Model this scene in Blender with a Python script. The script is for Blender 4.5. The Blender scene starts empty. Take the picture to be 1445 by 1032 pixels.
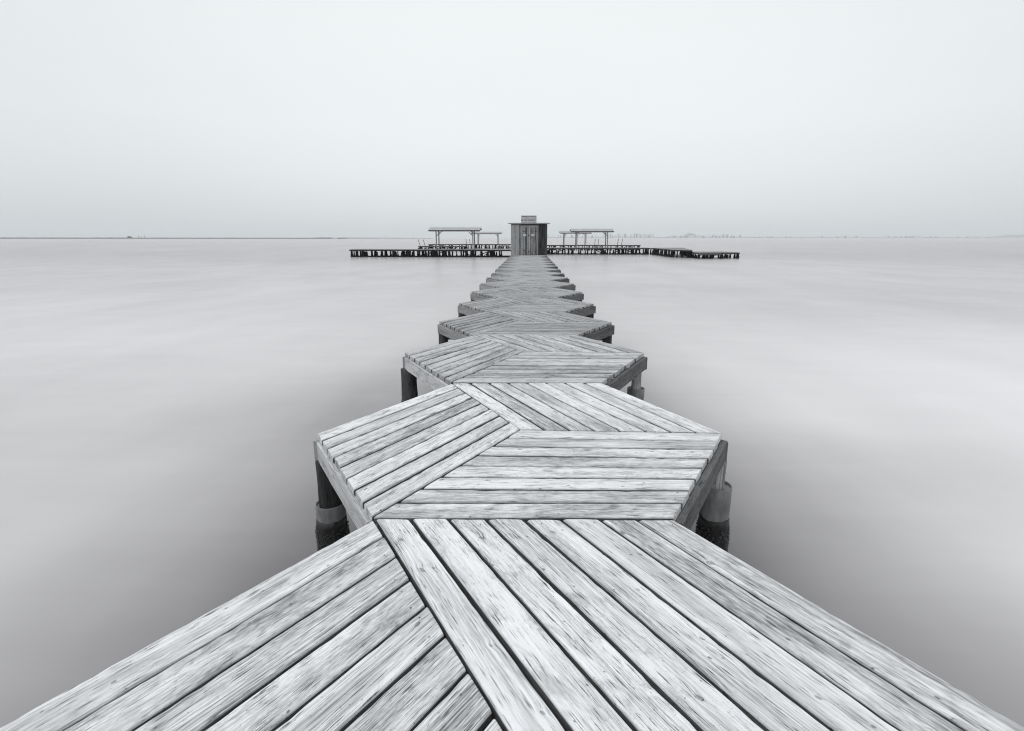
import bpy, math, random
from mathutils import Vector, Matrix, noise
R = math.radians
random.seed(7)
S = bpy.context.scene
COL = S.collection

# ------------------------------------------------------------------ camera
PW, PH = 1445.0, 1032.0
H = 1.40                      # eye above the deck (deck top is z = 0)
WATER = -1.0
F = 745.0
TH = math.atan((516 - 335.6) / F)
PSI = math.atan((747 - 722.5) * math.cos(TH) / F)
cam_d = bpy.data.cameras.new('camera')
cam = bpy.data.objects.new('camera', cam_d)
COL.objects.link(cam)
cam.location = (0, 0, H)
cam.rotation_euler = (math.pi / 2 - TH, 0, PSI)
cam_d.sensor_width = 36
cam_d.lens = 36 * F / PW
cam_d.clip_start = 0.05
cam_d.clip_end = 40000
S.camera = cam
CM = cam.rotation_euler.to_matrix()


def ray(px, py):
    return CM @ Vector(((px - PW / 2) / F, (PH / 2 - py) / F, -1.0))


def at(px, py, z=0.0):
    """measured photo point -> world point on the level z"""
    d = ray(px, py)
    t = (z - H) / d.z
    return Vector((d.x * t, d.y * t, z))


def atY(px, Y, z=0.0):
    """world point at forward distance Y in the direction of photo column px (on the horizon)"""
    d = ray(px, 335.6)
    return Vector((d.x * Y / d.y, Y, z))


# ------------------------------------------------------------------ helpers
def tag(o, label=None, cat=None, group=None, kind=None):
    if label: o['label'] = label
    if cat: o['category'] = cat
    if group: o['group'] = group
    if kind: o['kind'] = kind
    return o


def empty(name, loc, label, cat, group=None, rz=0.0):
    o = bpy.data.objects.new(name, None)
    COL.objects.link(o)
    o.location = loc
    o.rotation_euler.z = rz
    o.empty_display_size = 0.3
    return tag(o, label, cat, group)


def children(o):
    return [c for c in bpy.data.objects if c.parent == o]


def copy_tree(o, parent=None):
    kids = KIDS.get(o.name_full, [])
    c = o.copy()
    COL.objects.link(c)
    if parent is not None:
        c.parent = parent
        KIDS.setdefault(parent.name_full, []).append(c)
    for k in kids:
        copy_tree(k, c)
    return c


KIDS = {}


class MB:
    def __init__(self):
        self.v, self.f, self.uv, self.rnd, self.mi, self.sm = [], [], [], [], [], []

    def face(self, idx, uvs, rnd=0.0, mi=0, smooth=False):
        self.f.append(idx); self.uv.append(uvs); self.rnd.append(rnd); self.mi.append(mi); self.sm.append(smooth)

    def grid(self, rings, uvr, rnd=0.0, mi=0, closed=True, cap0=True, cap1=True, smooth=False, sides=None):
        """rings: list of lists of points; closed = each ring is a loop"""
        b = len(self.v)
        n = len(rings[0])
        for r in rings:
            self.v.extend([tuple(p) for p in r])
        m = n if closed else n - 1
        for i in range(len(rings) - 1):
            for j in range(m):
                k = (j + 1) % n
                a0, a1 = b + i * n + j, b + i * n + k
                c0, c1 = a0 + n, a1 + n
                u0, u1 = uvr[i], uvr[i + 1]
                def q(u, jj, wrap):
                    return (u[0][jj] if isinstance(u[0], list) else u[0], u[1][jj] if not wrap else u[1][n] if len(u[1]) > n else u[1][jj])
                wr = (closed and k == 0)
                self.face((a0, a1, c1, c0), (q(u0, j, False), q(u0, k, wr), q(u1, k, wr), q(u1, j, False)), rnd, sides[1] if sides and j in sides[0] else mi, smooth)
        if closed and cap0:
            self.face(tuple(b + j for j in reversed(range(n))), tuple((rings[0][j][2] * 0.3, uvr[0][1][j]) for j in reversed(range(n))), rnd, mi)
        if closed and cap1:
            o = b + (len(rings) - 1) * n
            self.face(tuple(o + j for j in range(n)), tuple((rings[-1][j][2] * 0.3, uvr[-1][1][j]) for j in range(n)), rnd, mi)

    def beam(self, p0, p1, w, h, up=Vector((0, 0, 1)), ch=0.004, rnd=None, mi=0, wob=0.0, seg=1):
        """a chamfered timber from p0 to p1 (axis through the section's centre)"""
        p0, p1 = Vector(p0), Vector(p1)
        ax = (p1 - p0); L = ax.length; ax.normalize()
        if abs(ax.dot(up)) > 0.98: up = Vector((0, 1, 0))
        sd = ax.cross(up).normalized(); u2 = sd.cross(ax).normalized()
        a, b, c = w / 2, h / 2, min(ch, w * .3, h * .3)
        prof = [(-a + c, -b), (a - c, -b), (a, -b + c), (a, b - c), (a - c, b), (-a + c, b), (-a, b - c), (-a, -b + c)]
        per = [0, w, w + .01, w + h, w + h + .01, 2 * w + h, 2 * w + h + .01, 2 * w + 2 * h, 2 * w + 2 * h + .01]
        r = random.random() if rnd is None else rnd
        rings, uvr = [], []
        for i in range(seg + 1):
            s = i / seg
            q = p0.lerp(p1, s)
            if wob: q = q + sd * random.uniform(-wob, wob) + u2 * random.uniform(-wob, wob)
            rings.append([q + sd * x + u2 * y for x, y in prof])
            uvr.append((s * L + r * 9, per))
        self.grid(rings, uvr, r, mi)

    def lathe(self, c, prof, n=20, rnd=None, mi=0, bump=0.0, tilt=(0, 0), smooth=True, freq=6.0, flut=0.0):
        """prof: list of (radius, z); revolved about the vertical through c"""
        r = random.random() if rnd is None else rnd
        rings, uvr = [], []
        r0 = max(p[0] for p in prof)
        per = [2 * math.pi * r0 * j / n for j in range(n + 1)]
        ln = 0.0
        for i, (rad, z) in enumerate(prof):
            if i: ln += math.hypot(rad - prof[i - 1][0], z - prof[i - 1][1])
            ring = []
            for j in range(n):
                a = 2 * math.pi * j / n
                rr = rad
                if bump:
                    rr += bump * noise.noise(Vector((math.cos(a) * freq * .3, math.sin(a) * freq * .3, z * freq + r * 50)))
                if flut:
                    rr += flut * noise.noise(Vector((math.cos(a) * 5, math.sin(a) * 5, r * 31 + z * .7)))
                ring.append((c[0] + rr * math.cos(a) + tilt[0] * z, c[1] + rr * math.sin(a) + tilt[1] * z, z + (c[2] if len(c) > 2 else 0)))
            rings.append(ring)
            uvr.append((ln + r * 9, per))
        self.grid(rings, uvr, r, mi, smooth=smooth)

    def box(self, x0, x1, y0, y1, z0, z1, rnd=0.0, mi=0):
        b = len(self.v)
        self.v += [(x0, y0, z0), (x1, y0, z0), (x1, y1, z0), (x0, y1, z0), (x0, y0, z1), (x1, y0, z1), (x1, y1, z1), (x0, y1, z1)]
        for q in ((3, 2, 1, 0), (4, 5, 6, 7), (0, 1, 5, 4), (1, 2, 6, 5), (2, 3, 7, 6), (3, 0, 4, 7)):
            pts = [self.v[b + i] for i in q]
            n = (Vector(pts[1]) - Vector(pts[0])).cross(Vector(pts[2]) - Vector(pts[1]))
            if abs(n.z) > max(abs(n.x), abs(n.y)): uv = tuple((p[0], p[1]) for p in pts)
            elif abs(n.x) > abs(n.y): uv = tuple((p[2], p[1]) for p in pts)
            else: uv = tuple((p[2], p[0]) for p in pts)
            self.face(tuple(b + i for i in q), uv, rnd, mi)

    def build(self, name, mats, parent=None):
        me = bpy.data.meshes.new(name)
        me.from_pydata(self.v, [], self.f)
        if not isinstance(mats, (list, tuple)): mats = [mats]
        for m in mats: me.materials.append(m)
        uvl = me.uv_layers.new(name='UVMap')
        flat = [c for f in self.uv for uv in f for c in uv]
        uvl.data.foreach_set('uv', flat)
        at_ = me.attributes.new('rnd', 'FLOAT', 'FACE')
        at_.data.foreach_set('value', self.rnd)
        me.polygons.foreach_set('material_index', self.mi)
        me.polygons.foreach_set('use_smooth', self.sm)
        me.update()
        o = bpy.data.objects.new(name, me)
        COL.objects.link(o)
        if parent is not None:
            o.parent = parent
            KIDS.setdefault(parent.name_full, []).append(o)
        return o


# ------------------------------------------------------------------ materials
class NT:
    def __init__(self, name):
        self.m = bpy.data.materials.new(name)
        self.m.use_nodes = True
        self.t = self.m.node_tree
        self.t.nodes.clear()
        self.out = self.t.nodes.new('ShaderNodeOutputMaterial')

    def n(self, typ, **kw):
        nd = self.t.nodes.new(typ)
        for k, v in kw.items(): setattr(nd, k, v)
        return nd

    def l(self, a, b): self.t.links.new(a, b)

    def val(self, sock, v):
        if hasattr(v, 'is_output'): self.l(v, sock)
        else: sock.default_value = v

    def math(self, op, a, b=0.0, c=0.0, clamp=False):
        nd = self.n('ShaderNodeMath', operation=op, use_clamp=clamp)
        self.val(nd.inputs[0], a); self.val(nd.inputs[1], b); self.val(nd.inputs[2], c)
        return nd.outputs[0]

    def comb(self, x, y, z):
        nd = self.n('ShaderNodeCombineXYZ')
        self.val(nd.inputs[0], x); self.val(nd.inputs[1], y); self.val(nd.inputs[2], z)
        return nd.outputs[0]

    def noise(self, vec, scale=1.0, detail=2.0, rough=0.5, dist=0.0):
        nd = self.n('ShaderNodeTexNoise')
        self.l(vec, nd.inputs['Vector'])
        nd.inputs['Scale'].default_value = scale
        nd.inputs['Detail'].default_value = detail
        nd.inputs['Roughness'].default_value = rough
        nd.inputs['Distortion'].default_value = dist
        return nd.outputs['Fac']

    def mrange(self, v, a, b, c=0.0, d=1.0, smooth=True):
        nd = self.n('ShaderNodeMapRange')
        nd.interpolation_type = 'SMOOTHSTEP' if smooth else 'LINEAR'
        self.val(nd.inputs[0], v)
        for i, x in enumerate((a, b, c, d)): self.val(nd.inputs[i + 1], x)
        return nd.outputs[0]

    def ramp(self, v, stops):
        nd = self.n('ShaderNodeValToRGB')
        els = nd.color_ramp.elements
        while len(els) < len(stops): els.new(0.5)
        for e, (p, c) in zip(els, stops):
            e.position = p
            e.color = (c[0], c[1], c[2], 1) if isinstance(c, (tuple, list)) else g(c) + (1,)
        self.l(v, nd.inputs[0])
        return nd.outputs[0]

    def mixc(self, fac, a, b, mode='MIX'):
        nd = self.n('ShaderNodeMix', data_type='RGBA', blend_type=mode)
        self.val(nd.inputs[0], fac)
        self.val(nd.inputs[6], a); self.val(nd.inputs[7], b)
        return nd.outputs[2]


def g(v):
    """cool grey"""
    return (v * 0.98, v * 0.99, v * 1.012)


def wood(name, lo, hi, contrast=1.0, knots=True, fine=1.0, crack=0.9, stain=0.62, bumpd=0.0015, rough=0.8, speck=0.7, bv=0.16, line=0.42):
    w = NT(name)
    uv = w.n('ShaderNodeUVMap', uv_map='UVMap').outputs[0]
    rnd = w.n('ShaderNodeAttribute', attribute_name='rnd').outputs['Fac']
    sp = w.n('ShaderNodeSeparateXYZ'); w.l(uv, sp.inputs[0])
    U = w.math('MULTIPLY_ADD', rnd, 37.0, sp.outputs[0]); V = sp.outputs[1]
    Z = w.math('MULTIPLY', rnd, 91.0)
    bend = w.noise(w.comb(w.math('MULTIPLY', U, 0.9), w.math('MULTIPLY', V, 2.5), Z), 1.0, 1.0)
    Rr = w.math('MULTIPLY_ADD', bend, 0.05, V)
    kn = kring = None
    if knots:
        def knotset(su, sv, off, lo_p, r0, r1):
            vor = w.n('ShaderNodeTexVoronoi', voronoi_dimensions='2D', feature='F1')
            w.l(w.comb(w.math('MULTIPLY_ADD', U, su, off), w.math('MULTIPLY', V, sv), 0.0), vor.inputs['Vector'])
            vor.inputs['Scale'].default_value = 1.0
            d = vor.outputs['Distance']
            sel = w.n('ShaderNodeSeparateXYZ'); w.l(vor.outputs['Color'], sel.inputs[0])
            pick = w.mrange(sel.outputs[0], lo_p, lo_p + .03)
            size = w.mrange(sel.outputs[1], 0.0, 1.0, r0, r1, False)
            return w.math('DIVIDE', d, size), pick
        wob = w.noise(w.comb(w.math('MULTIPLY', U, 60.0), w.math('MULTIPLY', V, 60.0), Z), 1.0, 2.0)
        dn, pick = knotset(3.6, 6.0, 0.0, 0.66, 0.025, 0.062)
        dn = w.math('MULTIPLY_ADD', w.math('SUBTRACT', wob, .5), 0.9, dn)
        kn = w.math('MULTIPLY', w.mrange(dn, 1.1, 0.3), pick)
        halo = w.math('MULTIPLY', w.mrange(dn, 4.5, 0.2), pick)
        Rr = w.math('MULTIPLY_ADD', halo, 0.008, Rr)
        kring = w.math('MULTIPLY', w.mrange(w.math('ABSOLUTE', w.math('SUBTRACT', dn, 0.95)), 0.35, 0.0), pick)
        d2, pick2 = knotset(7.0, 12.0, 40.0, 0.84, 0.03, 0.07)
        d2 = w.math('MULTIPLY_ADD', w.math('SUBTRACT', wob, .5), 0.8, d2)
        kn2 = w.math('MULTIPLY', w.mrange(d2, 1.1, 0.4), pick2)
    G1 = w.noise(w.comb(w.math('MULTIPLY', Rr, 110.0), w.math('MULTIPLY', U, 0.7), Z), 1.0, 4.0, 0.64)
    G2 = w.noise(w.comb(w.math('MULTIPLY', Rr, 440.0), w.math('MULTIPLY', U, 4.5), Z), 1.0, 3.0, 0.65)
    G3 = w.noise(w.comb(w.math('MULTIPLY', Rr, 230.0), w.math('MULTIPLY', U, 8.0), w.math('ADD', Z, 5.0)), 1.0, 1.0)
    G4 = w.noise(w.comb(w.math('MULTIPLY', Rr, 150.0), w.math('MULTIPLY', U, 20.0), w.math('ADD', Z, 15.0)), 1.0, 3.0, 0.6)
    B1 = w.noise(w.comb(w.math('MULTIPLY', U, 6.0), w.math('MULTIPLY', V, 15.0), Z), 1.0, 7.0, 0.74, 0.5)
    B2 = w.noise(w.comb(w.math('MULTIPLY', U, 1.3), w.math('MULTIPLY', V, 9.0), w.math('ADD', Z, 9.0)), 1.0, 3.0, 0.55)
    Sk = w.noise(w.comb(w.math('MULTIPLY', U, 90.0), w.math('MULTIPLY', V, 150.0), w.math('ADD', Z, 25.0)), 1.0, 2.0, 0.6)
    hb = w.math('MULTIPLY_ADD', w.math('FRACT', w.math('MULTIPLY', rnd, 7.31)), 0.75, 0.60)      # some boards are smoother
    hb2 = w.math('MULTIPLY_ADD', w.math('FRACT', w.math('MULTIPLY', rnd, 13.7)), 1.0, 0.35)
    t = w.math('MULTIPLY_ADD', w.math('MULTIPLY', w.math('SUBTRACT', G1, 0.5), hb), 0.62 * contrast, 0.5)
    t = w.math('MULTIPLY_ADD', w.math('MULTIPLY', w.math('SUBTRACT', G2, 0.5), hb), 0.85 * contrast * fine, t)
    t = w.math('MULTIPLY_ADD', w.math('MULTIPLY', w.math('SUBTRACT', G4, 0.5), hb2), 0.50 * contrast * fine, t)
    t = w.math('MULTIPLY_ADD', w.math('SUBTRACT', B2, 0.5), 0.66 * contrast, t)
    t = w.math('MULTIPLY_ADD', w.math('SUBTRACT', rnd, 0.5), bv, t)
    col = w.ramp(t, [(0.15, lo), (0.40, lo + (hi - lo) * 0.50), (0.58, lo + (hi - lo) * 0.85), (0.80, hi)])
    dk = w.math('MULTIPLY', w.math('MULTIPLY', w.mrange(B1, 0.48, 0.72), stain), hb2)
    col = w.mixc(dk, col, g(lo * 0.9) + (1,))
    L1 = w.noise(w.comb(w.math('MULTIPLY', Rr, 75.0), w.math('MULTIPLY', U, 0.55), w.math('ADD', Z, 33.0)), 1.0, 2.0, 0.55)
    rid = w.math('ABSOLUTE', w.math('SUBTRACT', w.math('FRACT', w.math('MULTIPLY', L1, 7.0)), 0.5))
    gl_ = w.math('MULTIPLY', w.mrange(rid, 0.16, 0.0), w.mrange(B2, 0.35, 0.62, 0.75, 0.15))
    gl_ = w.math('MULTIPLY', gl_, w.mrange(G4, 0.35, 0.6, 0.4, 1.0))
    col = w.mixc(w.math('MULTIPLY', gl_, line), col, g(lo * 0.7) + (1,))
    ck = w.math('MULTIPLY', w.math('MULTIPLY', w.mrange(G3, 0.40, 0.27), crack), w.mrange(B1, 0.40, 0.56, 0.25, 1.0))
    col = w.mixc(ck, col, g(lo * 0.25) + (1,))
    pit = w.math('MULTIPLY', w.mrange(Sk, 0.665, 0.74), speck)
    col = w.mixc(pit, col, g(lo * 0.25) + (1,))
    if knots:
        col = w.mixc(w.math('MULTIPLY', kn, 0.6), col, g(lo * 0.9) + (1,))
        col = w.mixc(w.math('MULTIPLY', w.math('MULTIPLY', kring, w.mrange(wob, 0.35, 0.6)), 0.9), col, g(lo * 0.35) + (1,))
        col = w.mixc(w.math('MULTIPLY', kn2, 0.75), col, g(lo * 0.4) + (1,))
    bs = w.n('ShaderNodeBsdfPrincipled')
    w.l(col, bs.inputs['Base Color'])
    bs.inputs['Roughness'].default_value = rough
    bs.inputs['Specular IOR Level'].default_value = 0.08
    hgt = w.math('ADD', w.math('MULTIPLY', G1, 0.5), w.math('MULTIPLY', G2, 0.7))
    hgt = w.math('SUBTRACT', hgt, w.math('MULTIPLY', ck, 1.0))
    bp = w.n('ShaderNodeBump')
    bp.inputs['Strength'].default_value = 0.9
    bp.inputs['Distance'].default_value = bumpd
    w.l(hgt, bp.inputs['Height'])
    w.l(bp.outputs[0], bs.inputs['Normal'])
    w.l(bs.outputs[0], w.out.inputs[0])
    return w.m


def plain(name, lo, hi, scale=8.0, rough=0.7, bump=0.0, spec=0.3, stretch=(1, 1, 1), metal=0.0):
    w = NT(name)
    tc = w.n('ShaderNodeTexCoord').outputs['Object']
    mp = w.n('ShaderNodeMapping'); w.l(tc, mp.inputs[0]); mp.inputs['Scale'].default_value = stretch
    nz = w.noise(mp.outputs[0], scale, 5.0, 0.6)
    col = w.ramp(nz, [(0.3, lo), (0.7, hi)])
    bs = w.n('ShaderNodeBsdfPrincipled')
    w.l(col, bs.inputs['Base Color'])
    bs.inputs['Roughness'].default_value = rough
    bs.inputs['Specular IOR Level'].default_value = spec
    bs.inputs['Metallic'].default_value = metal
    if bump:
        bp = w.n('ShaderNodeBump'); bp.inputs['Distance'].default_value = bump; bp.inputs['Strength'].default_value = 1.0
        w.l(nz, bp.inputs['Height']); w.l(bp.outputs[0], bs.inputs['Normal'])
    w.l(bs.outputs[0], w.out.inputs[0])
    return w.m


M = {}
M['plank'] = wood('bleached_plank_wood', 0.11, 0.72, bv=0.17)
M['plank_grey'] = wood('greyed_plank_wood', 0.07, 0.56, bv=0.14)
M['plank_old'] = wood('old_grey_plank_wood', 0.06, 0.42, bv=0.16)
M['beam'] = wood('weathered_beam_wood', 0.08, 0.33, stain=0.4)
M['beam_sunlit'] = wood('sunlit_beam_wood', 0.15, 0.56, stain=0.4)  # sunlight on the left-hand beams, painted in as paler wood
M['beam_shade'] = wood('shaded_weathered_beam_wood', 0.03, 0.15, stain=0.55)  # weathered right-hand beams, darkened to carry their shade in the colour
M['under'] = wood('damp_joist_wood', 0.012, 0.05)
M['side'] = wood('unbleached_shaded_plank_side', 0.03, 0.15)  # unbleached board sides, with the shade of the gaps painted in
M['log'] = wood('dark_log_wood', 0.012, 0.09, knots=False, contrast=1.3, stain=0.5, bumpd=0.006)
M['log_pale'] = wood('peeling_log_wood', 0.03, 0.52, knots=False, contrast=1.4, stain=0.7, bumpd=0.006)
M['hutwall'] = wood('hut_plank_wood', 0.05, 0.35, contrast=1.5, stain=0.6, bv=0.5)
M['hutdark'] = wood('dark_hut_plank_wood', 0.012, 0.085, contrast=1.5, stain=0.5, bv=0.5)
M['hutpale'] = wood('pale_batten_wood', 0.16, 0.42, knots=False)
M['jetty'] = wood('jetty_plank_wood', 0.10, 0.36, knots=False)
M['shelter'] = wood('shelter_post_wood', 0.10, 0.30, knots=False)
M['roofing'] = plain('pale_roof_sheet', 0.22, 0.38, 3.0, 0.8)
M['wet'] = plain('wet_black_pile_wood', 0.004, 0.014, 9.0, 0.8, spec=0.05)
M['nail'] = plain('rusty_nail_steel', 0.03, 0.07, 40.0, 0.6)
M['pipe'] = plain('grey_pipe_plastic', 0.11, 0.25, 9.0, 0.6, stretch=(1.4, 1.4, .5))
M['grout'] = plain('pipe_grout', 0.08, 0.3, 60.0, 0.9, 0.004)
M['mussel'] = plain('black_mussel_shell', 0.006, 0.11, 60.0, 0.4, spec=0.5)
M['slime'] = plain('wet_algae', 0.006, 0.03, 30.0, 0.35, 0.006)
M['steel'] = plain('grey_steel', 0.12, 0.2, 20.0, 0.5)
M['white'] = plain('white_paint', 0.62, 0.75, 6.0, 0.5)
M['signface'] = plain('sign_enamel', 0.42, 0.52, 6.0, 0.5)
M['ink'] = plain('black_ink', 0.012, 0.03, 6.0, 0.6)
M['paleink'] = plain('grey_ink', 0.11, 0.17, 6.0, 0.6)
M['darkmetal'] = plain('dark_metal', 0.02, 0.05, 20.0, 0.5)
M['render_wall'] = plain('pale_render', 0.55, 0.8, 0.02, 0.9)
M['render_grey'] = plain('grey_render', 0.12, 0.22, 0.02, 0.9)
M['scrub'] = plain('dark_scrub', 0.02, 0.06, 0.05, 0.9)
M['hill'] = plain('hill_scrub', 0.12, 0.2, 0.01, 0.9)


def water_material():
    w = NT('sea_water')
    pos = w.n('ShaderNodeNewGeometry').outputs['Position']
    sp = w.n('ShaderNodeSeparateXYZ'); w.l(pos, sp.inputs[0])
    X, Y = sp.outputs[0], sp.outputs[1]

    def blob(cx, cy, rx, ry, soft, wob=0.22):
        dx = w.math('DIVIDE', w.math('SUBTRACT', X, cx), rx)
        dy = w.math('DIVIDE', w.math('SUBTRACT', Y, cy), ry)
        d = w.math('SQRT', w.math('ADD', w.math('MULTIPLY', dx, dx), w.math('MULTIPLY', dy, dy)))
        d = w.math('MULTIPLY_ADD', w.math('SUBTRACT', nzA, 0.5), wob * 2, d)
        return w.mrange(d, 1.0 + soft, 1.0 - soft)

    nzA = w.noise(w.comb(w.math('MULTIPLY', X, 0.30), w.math('MULTIPLY', Y, 0.13), 3.0), 1.0, 4.0, 0.5)
    nzB = w.noise(w.comb(w.math('MULTIPLY', X, 0.06), w.math('MULTIPLY', Y, 0.03), 7.0), 1.0, 3.0, 0.5)
    nzC = w.noise(w.comb(w.math('MULTIPLY', X, 0.35), w.math('MULTIPLY', Y, 1.6), 1.0), 1.0, 4.0, 0.6)
    # broad pale patches, with the walkway's shade and reflection painted in as dark ones
    alb = w.math('MULTIPLY_ADD', w.math('SUBTRACT', nzB, 0.5), 0.20, TONE_FAR)
    for cx, cy, rx, ry, a, k, so_ in PAINTED_TONES:
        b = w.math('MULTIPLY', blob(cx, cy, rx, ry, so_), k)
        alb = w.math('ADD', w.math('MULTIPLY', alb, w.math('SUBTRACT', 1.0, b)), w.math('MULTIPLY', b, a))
    alb = w.math('MULTIPLY_ADD', w.math('SUBTRACT', nzC, 0.5), 0.055, alb)
    alb = w.math('MULTIPLY_ADD', w.math('SUBTRACT', nzA, 0.5), 0.20, alb, clamp=True)
    col = w.comb(w.math('MULTIPLY', alb, 1.0), w.math('MULTIPLY', alb, 0.98), w.math('MULTIPLY', alb, 1.0))
    dif = w.n('ShaderNodeBsdfDiffuse'); w.l(col, dif.inputs[0])
    gl = w.n('ShaderNodeBsdfGlossy')
    gl.inputs['Color'].default_value = (1.0, 0.975, 0.985, 1)
    gl.inputs['Roughness'].default_value = 0.22
    fr = w.n('ShaderNodeFresnel'); fr.inputs['IOR'].default_value = 1.33
    # ripples never let the whole surface reach a mirror's grazing reflectance
    fac = w.mrange(fr.outputs[0], 0.02, 1.0, 0.03, 0.56, False)
    mix = w.n('ShaderNodeMixShader')
    w.l(fac, mix.inputs[0]); w.l(dif.outputs[0], mix.inputs[1]); w.l(gl.outputs[0], mix.inputs[2])
    hn = w.noise(w.comb(w.math('MULTIPLY', X, 0.5), w.math('MULTIPLY', Y, 2.2), 2.0), 1.0, 4.0, 0.6)
    bp = w.n('ShaderNodeBump'); bp.inputs['Distance'].default_value = 0.02; bp.inputs['Strength'].default_value = 0.35
    w.l(hn, bp.inputs['Height'])
    w.l(bp.outputs[0], gl.inputs['Normal'])
    w.l(mix.outputs[0], w.out.inputs[0])
    return w.m


TONE_FAR = 0.20
#        cx    cy    rx   ry   albedo strength soft
PAINTED_TONES = [(0.0, 22.0, 90.0, 34.0, 0.36, 1.0, .85),
        (12.0, 6.5, 11.5, 7.5, 0.60, 0.95, .9),
        (-13.0, 11.0, 13.0, 11.0, 0.47, 0.85, .9),
        (3.4, 5.3, 1.5, 1.1, 0.30, 0.5, .85),  # this dark patch and the next two: deck shade and reflection painted in
        (-3.3, 6.9, 1.7, 2.2, 0.28, 0.5, .85),
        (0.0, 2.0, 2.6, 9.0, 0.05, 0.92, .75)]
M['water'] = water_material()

# ------------------------------------------------------------------ water and haze
FAR = 8600.0


def sheet(name, x0, x1, y0, y1, z, mat):
    mb = MB()
    b = 0
    mb.v = [(x0, y0, z), (x1, y0, z), (x1, y1, z), (x0, y1, z)]
    mb.face((0, 1, 2, 3), ((0, 0), (1, 0), (1, 1), (0, 1)))
    return mb.build(name, mat)


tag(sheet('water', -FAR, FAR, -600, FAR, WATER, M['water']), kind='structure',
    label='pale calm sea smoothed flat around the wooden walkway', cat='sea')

HAZE = 1.9e-4
hz = NT('haze_air')
pv = hz.n('ShaderNodeVolumePrincipled')
pv.inputs['Color'].default_value = (.81, .84, .855, 1)
pv.inputs['Density'].default_value = HAZE
pv.inputs['Anisotropy'].default_value = 0.0
hz.l(pv.outputs[0], hz.out.inputs['Volume'])
mb = MB(); mb.box(-FAR - 60, FAR + 60, -660, FAR + 60, WATER - 1.5, 130.0)
tag(mb.build('haze', hz.m), kind='stuff', label='pale sea haze fading the far shore into the sky', cat='haze')


# ------------------------------------------------------------------ plank panels
def plank_panel(mb, A, B, Cc, D, n=8, gap=0.0165, th=0.045, nails=False, egap=0.007, dz=0.0):
    """boards run A->B, stacked from AB towards DC"""
    A, B, Cc, D = map(Vector, (A, B, Cc, D))
    along = ((B - A) + (Cc - D)) * 0.5
    L = along.length
    dirn = along.normalized()
    across = ((D - A) + (Cc - B)) * 0.5
    hgt = abs(across.x * dirn.y - across.y * dirn.x)

    def P(s, t):
        return (A.lerp(B, s)).lerp(D.lerp(Cc, s), t)
    for i in range(n):
        r = random.random()
        t0, t1 = i / n, (i + 1) / n
        gg = gap * random.uniform(0.65, 1.35)
        it = gg / 2 / hgt
        t0 += it + random.uniform(-.0012, .0012) / hgt
        t1 -= it + random.uniform(-.0012, .0012) / hgt
        wd = (t1 - t0) * hgt
        rd = 0.011
        s0 = (egap + random.uniform(-.004, .006)) / L
        s1 = 1 - (egap + random.uniform(-.004, .006)) / L
        zj = dz + random.uniform(-.0018, .0018)
        cup = random.uniform(-0.0022, 0.0028)
        tw = random.uniform(-.0025, .0025)
        # section: (across fraction 0..1, z)
        sec = [(0.0, -th), (0.0, -rd), (rd * .12 / wd, -rd * .55), (rd * .45 / wd, -rd * .16), (rd * 1.1 / wd, 0.0)]
        mid = [(x, 0.0) for x in (0.25, 0.5, 0.75)]
        sec = sec + mid + [(1 - x, z) for x, z in reversed(sec)]
        ns = 30 if nails else 9
        es = 0.005 / L
        ss = [s0, s0 + es] + [s0 + (s1 - s0) * k / ns for k in range(1, ns)] + [s1 - es, s1]
        rings, uvr = [], []
        ph = random.uniform(0, 6.3)
        wv = random.uniform(0, .0018)
        for k, s in enumerate(ss):
            end = k in (0, len(ss) - 1)
            ring, us, vs = [], [], []
            side = wv * math.sin(ph + s * 5.0) / hgt
            for x, z in sec:
                t = t0 + (t1 - t0) * x + side
                p = P(s, t)
                zz = z + zj
                if nails and -th * .9 < z < -.0005 or x in (sec[4][0], sec[-5][0]):
                    e = noise.noise(Vector((s * L * 22 + r * 90, x * 3, r * 7))) + .6 * noise.noise(Vector((s * L * 70, x * 3, r * 17)))
                    p = p.copy(); p.z -= max(0, e) * .0035
                    t2 = t + (1 if x < .5 else -1) * max(0, e - .1) * .004 / hgt
                    zz0 = p.z; p = P(s, t2); p.z = zz0
                if z > -th * .9:
                    zz += cup * (1 - (2 * x - 1) ** 2) + tw * (x - .5) * (2 * s - 1)
                    if end: zz -= 0.0035
                ring.append((p.x, p.y, p.z + zz))
                us.append(s * L + r * 3)
                vs.append((x - .5) * wd + (-(z) * .8 if z < -rd * .9 else 0) * (1 if x > .5 else -1) + 0.5 * r)
            vs.append(vs[0])
            rings.append(ring); uvr.append((us, vs))
        mb.grid(rings, uvr, r, 0, smooth=False, sides=((0, len(sec) - 2, len(sec) - 1), 2))
        if nails:
            for s in (s0 + .05 / L, s1 - .05 / L):
                for x in (.22, .78):
                    if random.random() < .2: continue
                    p = P(s + random.uniform(-.014, .014) / L, t0 + (t1 - t0) * (x + random.uniform(-.06, .06)))
                    b = len(mb.v)
                    rr = random.uniform(.0026, .0042)
                    zt = p.z + zj + cup * (1 - (2 * x - 1) ** 2) + 0.0012 + tw * .5
                    mb.v += [(p.x + rr * math.cos(a * 1.0472), p.y + rr * math.sin(a * 1.0472), zt) for a in range(6)]
                    mb.face(tuple(range(b, b + 6)), tuple((0, 0) for _ in range(6)), r, 1)


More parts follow.
